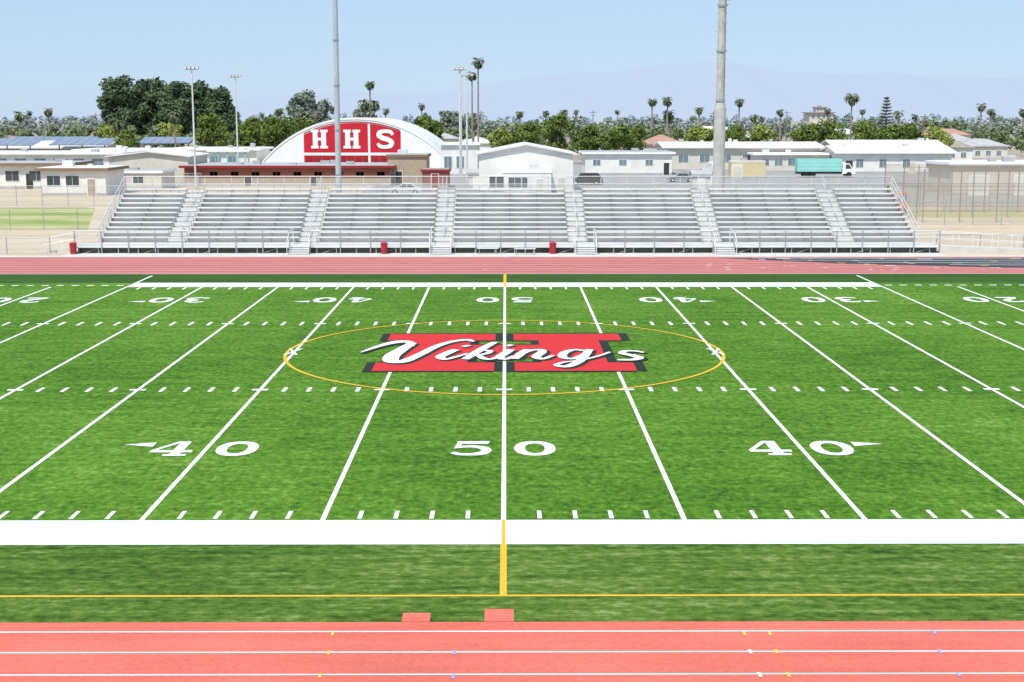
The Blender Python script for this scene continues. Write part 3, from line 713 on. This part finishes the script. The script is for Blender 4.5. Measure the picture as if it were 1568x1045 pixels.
# ---------------------------------------------------------------- vegetation
def quads_mesh(name,C,Nn,size,matl,parent=None,extra=None,asp=1.0):
    n=len(C); ref=rng.normal(size=(n,3)); u=np.cross(Nn,ref); u/=np.linalg.norm(u,axis=1,keepdims=True)+1e-9
    w=np.cross(Nn,u); w/=np.linalg.norm(w,axis=1,keepdims=True)+1e-9
    s=size[:,None]
    V=np.stack([C-u*s-w*s*asp*.6,C+u*s*1.1,C+w*s*asp,C-u*s*.5+w*s*.3],1).reshape(-1,3)
    me=bpy.data.meshes.new(name); me.vertices.add(4*n); me.vertices.foreach_set('co',V.ravel())
    me.loops.add(4*n); me.loops.foreach_set('vertex_index',np.arange(4*n,dtype=np.int32))
    me.polygons.add(n); me.polygons.foreach_set('loop_start',np.arange(0,4*n,4,dtype=np.int32)); me.polygons.foreach_set('loop_total',np.full(n,4,dtype=np.int32))
    me.materials.append(matl); me.update(calc_edges=True); o=bpy.data.objects.new(name,me); scene.collection.objects.link(o)
    if parent: o.parent=parent
    return o
def crown_pts(x,y,z0,z1,r,nl,per,leaf,flat=1.0):
    C=[];Nn=[]
    hz=(z1-z0)/2; cz=(z0+z1)/2
    for i in range(nl):
        d=rng.normal(size=3); d/=np.linalg.norm(d); k=rng.uniform(.35,1)**.6
        lr=rng.uniform(.26,.46)*min(r,hz*1.1)
        c=np.array([x,y,cz])+d*np.array([r-lr*.8,r-lr*.8,hz-lr*.7])*k
        n=int(per*rng.uniform(.6,1.3)); q=rng.normal(size=(n,3)); q/=np.linalg.norm(q,axis=1,keepdims=True)
        rad=lr*rng.uniform(.55,1.12,size=(n,1))
        C.append(c+q*rad*np.array([1,1,.8])); nn=q*.8+rng.normal(size=(n,3))*.55+np.array([0,0,.25]); Nn.append(nn/np.linalg.norm(nn,axis=1,keepdims=True))
    C=np.concatenate(C);Nn=np.concatenate(Nn); return C,Nn,leaf*rng.uniform(.6,1.3,size=len(C))
def tree(name,x,y,h,r,base,lm,nl=26,per=150,leaf=.38):
    root=empty(name); b=MB()
    tr=max(.18,h*.022); top=base+(h-base)*.45
    b.cyl((x,y,0),(x+.1,y,base),tr*1.3,tr,8,bark,False); b.cyl((x+.1,y,base),(x,y,top),tr,tr*.5,8,bark)
    for i in range(7):
        a=random.uniform(0,6.28); z=base*.8+(top-base)*random.random(); rr=r*random.uniform(.5,.85)
        m=(x+rr*.5*math.cos(a),y+rr*.5*math.sin(a),z+(h-z)*.25); e=(x+rr*math.cos(a),y+rr*math.sin(a),z+(h-z)*.55)
        b.cyl((x,y,z),m,tr*.5,tr*.3,6,bark,False); b.cyl(m,e,tr*.3,tr*.1,6,bark)
    b.build('trunk_and_limbs',root)
    C,Nn,s=crown_pts(x,y,base*.8,h,r,nl,per,leaf); quads_mesh('foliage',C,Nn,s,lm,root)
for (x,y,h,r,bs) in ((-117,389,24.4,7.2,3),(-109,392,23.6,7.4,3),(-100,388,22.6,7.2,3),(-93,392,21.8,7.2,3),(-86.5,388,20.6,6.0,3),(-105,398,21,8,3)):
    tree('eucalyptus_tree',x,y,h,r,bs,leaf_dark,46,210,.55)
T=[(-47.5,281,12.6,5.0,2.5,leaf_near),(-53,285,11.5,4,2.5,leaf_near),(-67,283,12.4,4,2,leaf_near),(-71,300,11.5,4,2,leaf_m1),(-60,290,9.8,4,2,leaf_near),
   (-100,380,10.5,4,2,leaf_yel),(-75,385,11,5,2,leaf_near),(-17,283,11.5,3.2,2,leaf_near),(-19.5,300,12.3,3,2,leaf_near),(12,283,12.0,4.5,2,leaf_near),(5,300,10.8,4.2,2,leaf_near),
   (19,283,9.4,3.8,1.8,leaf_near),(25,281,10.0,4.0,1.8,leaf_near),(29.5,285,9.4,3.5,1.8,leaf_near),(43.5,283,9.0,4.2,1.5,leaf_yel),(47.5,283,8.8,3.8,1.5,leaf_yel),
   (69,283,10.2,4.5,2,leaf_near),(75,285,10.8,5,2,leaf_near),(83,283,10.5,4.6,2,leaf_near),(89,283,9.5,4.5,2,leaf_near),(95,290,9.4,4,2,leaf_near),(101,290,9,4,2,leaf_yel),
   (-88,570,24.5,8.5,4,leaf_grey),(-81,575,20,7,4,leaf_grey),(-60,560,16,6,3,leaf_grey),(-22,560,14.5,7,3,leaf_grey),(-35,284,8.5,3,1.5,leaf_yel),
   (55,300,9.5,4,2,leaf_near),(62,300,9.0,3.5,2,leaf_yel),(-83,270,8,3.2,1.5,leaf_near),(-95,300,9.5,4,2,leaf_yel),(-1,300,8.5,3.5,1.5,leaf_yel)]
for (x,y,h,r,bs,lm) in T: tree('broadleaf_tree',x,y,h,r,bs,lm,24,130,.31 if y<350 else .7)

def mass(name,y0,y1,hmin,hmax,n,lm,leaf,per,gap=0.0):
    Cs=[];Ns=[];Ss=[]
    for i in range(n):
        y=random.uniform(y0,y1); x=random.uniform(-.40,.40)*(y+33)
        h=random.uniform(hmin,hmax)*(1.25 if random.random()<.12 else 1); r=h*random.uniform(.32,.6)
        C,Nn,s=crown_pts(x,y,.4,h,r,5,per,leaf*(y/((y0+y1)/2))); Cs.append(C);Ns.append(Nn);Ss.append(s)
    quads_mesh(name,np.concatenate(Cs),np.concatenate(Ns),np.concatenate(Ss),lm)
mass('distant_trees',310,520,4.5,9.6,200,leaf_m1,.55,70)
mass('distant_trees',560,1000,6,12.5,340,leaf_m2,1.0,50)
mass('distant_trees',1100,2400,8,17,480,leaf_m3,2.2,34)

def palm(x,y,h,cr=2.2,tr=.22,skirt=True,lean=0.0):
    root=empty('palm_tree'); b=MB(); n=6
    P=[(x+lean*(k/n)**2,y,h*k/n) for k in range(n+1)]
    for k in range(n): b.cyl(P[k],P[k+1],tr*(1.25-.5*k/n),tr*(1.25-.5*(k+1)/n),8,bark_palm,False)
    b.build('trunk',root); b=MB(); tx,ty,tz=P[-1]
    for i in range(46):
        a=random.uniform(0,6.28); el=random.uniform(-.75,1.35); L=cr*random.uniform(.8,1.1)
        pts=[]; 
        for t in (0,.35,.6,.8,1):
            e=el-.9*t*t; pts.append(Vector((tx+math.cos(a)*math.cos(e)*L*t,ty+math.sin(a)*math.cos(e)*L*t,tz+math.sin(e)*L*t)))
        side=Vector((-math.sin(a),math.cos(a),0))
        ws=[.04,.10,.30,.26,.02]
        for k in range(4):
            w0,w1=ws[k]*cr/2,ws[k+1]*cr/2
            for s in(-1,1):
                b.face([pts[k],pts[k+1],pts[k+1]+side*s*w1-Vector((0,0,w1*.4)),pts[k]+side*s*w0-Vector((0,0,w0*.4))],leaf_palm)
    if skirt:
        for i in range(26):
            a=random.uniform(0,6.28); L=cr*random.uniform(.5,.8); p=Vector((tx,ty,tz-.1)); e=p+Vector((math.cos(a)*.45*cr*.6,math.sin(a)*.45*cr*.6,-L)); side=Vector((-math.sin(a),math.cos(a),0))*.16*cr*.6
            b.face([p-side*.3,p+side*.3,e+side,e-side],leaf_dead)
    b.build('fronds',root)
for a in [(-30.8,283,18.0,1.5),(-32.2,283,13.6,2.0),(-30.0,284,13.4,1.8),(-6.2,283,23.0,1.8),(-7.6,283,20.0,1.5),(-7.4,290,9.5,2),
          (44.0,383,15.5,1.8),(48.6,383,15.7,2.1),(49.5,386,11.5,2.5),(71.2,389,15.5,1.9),(59,389,13,1.8),(79,283,15.0,2.0),(145,389,14,1.8),(149,392,12.5,1.6),
          (-139,389,12.5,1.9),(-75,281,11.0,2.2),(-101,389,11.5,2.5),(-150,395,11.5,2.3),(-88,283,9.0,2),(158,389,12.5,2),(123,400,12,2),(-72,410,12.8,1.6),(90,420,12.5,1.8),
          (-40,430,13.0,1.6),(20,440,12.5,1.7),(110,440,13,1.6),(134,420,11,1.6)]:
    palm(*a,tr=.20 if a[1]<300 else .26)
for i in range(26):
    y=random.uniform(500,900); palm(random.uniform(-.37,.37)*(y+33),y,random.uniform(10,16),2.2,.28,False)
root=empty('norfolk_pine'); b=MB(); x,y=165.5,569; b.cyl((x,y,0),(x,y,20),.4,.06,8,bark); b.build('trunk',root)
C=[];Nn=[]
for k in range(13):
    z=3+k*1.33; L=4.6*(1-k/13.5)+.4
    for j in range(9):
        a=6.28*j/9+k*.5
        for t in np.linspace(.15,1,16):
            for q in range(3): C.append((x+math.cos(a)*L*t+rng.normal()*.15,y+math.sin(a)*L*t+rng.normal()*.15,z+.5*t*t+rng.normal()*.12)); Nn.append((rng.normal()*.4,rng.normal()*.4,1))
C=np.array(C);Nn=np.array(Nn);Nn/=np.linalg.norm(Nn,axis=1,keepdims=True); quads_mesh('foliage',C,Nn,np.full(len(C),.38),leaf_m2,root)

HS=[(33,43,300,4.2,roof_red,w_cream,2.2),(-106,-97,330,3.6,roof_gray,w_white,2),(-135,-124,330,3.6,roof_red,w_cream,2),(-12,-3,330,4,roof_white,w_white,1.6),
    (101,113,300,3.4,roof_brown,w_white,2),(116,128,318,3.4,roof_gray,w_cream,1.8),(88,98,330,3.6,roof_white,w_white,1.4),(120,134,360,4,roof_gray,w_white,2),
    (56,68,345,5,roof_white,w_white,1.4),(20,30,350,4.4,roof_brown,w_cream,2),(-62,-50,350,4,roof_white,w_white,1.4),(-24,-14,370,4.6,roof_gray,w_cream,1.8),
    (-155,-143,370,4,roof_brown,w_white,2),(104,118,420,5.5,roof_white,w_white,1.5),(140,156,430,5,roof_red,w_cream,2),(70,86,480,6,roof_white,w_white,1.6),(-40,-26,460,6,roof_red,w_cream,2)]
for (x0,x1,y,h,rm,wm,rs) in HS:
    bldg('house',x0,x1,y,9,h,wm,'hip',rm,None,.5,rs,wins=wins_row(x0+1,x1-1,1.3,1.4,1.0,2.2))
bldg('apartment_tower',139,150,600,12,13.0,w_cream,'flat',roof_brown,None,1.0,wins=wins_row(140,149,1.4,1,10.5,12.0))
bldg('tower_cupola',142.5,147.5,603,6,15.4,w_cream,'flat',roof_brown,None,.6,wins=wins_row(143,147,.9,.6,14.0,15.0))
for (x,y,h) in ((-50,330,12.5),(-8,420,13),(62,380,12.5),(103,330,11.5),(110,330,11.5),(28,410,13),(-122,380,12),(88,400,12.8)):
    b=MB(); b.cyl((x,y,0),(x,y,h),.18,.11,8,bark); b.box(x-1.1,x+1.1,y-.06,y+.06,h-.8,h-.65,bark); b.box(x-.8,x+.8,y-.06,y+.06,h-1.7,h-1.56,bark)
    for k in(-1,-.4,.4,1): b.cyl((x+k,y,h-.65),(x+k,y,h-.4),.05,.04,6,steel)
    b.build('utility_pole')

def hills(name,Y,prof,colm):
    b=MB(); xs=[-5600+i*70 for i in range(161)]; 
    def H(x):
        t=np.interp(x/Y,[p[0] for p in prof],[p[1] for p in prof])
        return t*(1+.06*math.sin(x*.0021+Y)+.04*math.sin(x*.0047+1)+.02*math.sin(x*.011+2))
    rows=[0,.35,.7,1.0]; 
    for i in range(160):
        for k in range(3):
            q=[]
            for (xx,kk) in ((xs[i],k),(xs[i+1],k),(xs[i+1],k+1),(xs[i],k+1)):
                h=max(5,H(xx))*rows[kk]; q.append((xx,Y+rows[kk]*1500+60*math.sin(xx*.01+kk),h-5))
            b.face(q,colm)
    b.build(name,smooth=True)
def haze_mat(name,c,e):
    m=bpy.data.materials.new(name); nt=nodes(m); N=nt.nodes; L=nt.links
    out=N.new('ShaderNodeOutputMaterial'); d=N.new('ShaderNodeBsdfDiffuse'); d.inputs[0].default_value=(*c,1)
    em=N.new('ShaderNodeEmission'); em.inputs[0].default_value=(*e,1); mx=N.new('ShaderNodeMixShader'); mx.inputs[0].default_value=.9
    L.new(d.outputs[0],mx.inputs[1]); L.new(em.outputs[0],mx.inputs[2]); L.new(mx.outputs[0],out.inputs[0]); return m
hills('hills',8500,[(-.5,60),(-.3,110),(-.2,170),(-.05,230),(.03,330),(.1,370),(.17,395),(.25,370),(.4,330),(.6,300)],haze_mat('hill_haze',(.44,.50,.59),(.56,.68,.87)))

# ---------------------------------------------------------------- camera, light, world
cam=bpy.data.cameras.new('camera'); co=bpy.data.objects.new('camera',cam); scene.collection.objects.link(co)
cam.sensor_width=36; cam.lens=48.1; cam.clip_start=.5; cam.clip_end=30000
co.location=(0.06,-33.41,10.0); co.rotation_euler=(R(90-9.19),0,R(-0.26)); scene.camera=co
EL,AZ=58,205
sun=bpy.data.lights.new('sun','SUN'); sun.energy=4.4; sun.angle=R(.5); sun.color=(1,.965,.90)
so=bpy.data.objects.new('sun',sun); scene.collection.objects.link(so)
d=Vector((math.sin(R(AZ))*math.cos(R(EL)),math.cos(R(AZ))*math.cos(R(EL)),math.sin(R(EL))))
so.rotation_euler=d.to_track_quat('Z','Y').to_euler()
w=bpy.data.worlds.new('World'); scene.world=w; w.use_nodes=True; nt=w.node_tree; nt.nodes.clear()
o=nt.nodes.new('ShaderNodeOutputWorld'); bg=nt.nodes.new('ShaderNodeBackground'); sk=nt.nodes.new('ShaderNodeTexSky')
sk.sky_type='NISHITA'; sk.sun_disc=False; sk.sun_elevation=R(EL); sk.sun_rotation=R(AZ); sk.air_density=1.0; sk.dust_density=0.3; sk.ozone_density=3.0; sk.altitude=0
# hazy marine air: blend the clear-sky model with a pale scattering colour
mx=nt.nodes.new('ShaderNodeMix'); mx.data_type='RGBA'; mx.inputs[0].default_value=.66; mx.inputs[7].default_value=(5.4,7.5,10.6,1)
nt.links.new(sk.outputs[0],mx.inputs[6])
bg.inputs[1].default_value=.10
nt.links.new(mx.outputs[2],bg.inputs[0]); nt.links.new(bg.outputs[0],o.inputs[0])
scene.view_settings.view_transform='Standard'; scene.view_settings.look='None'; scene.view_settings.exposure=0
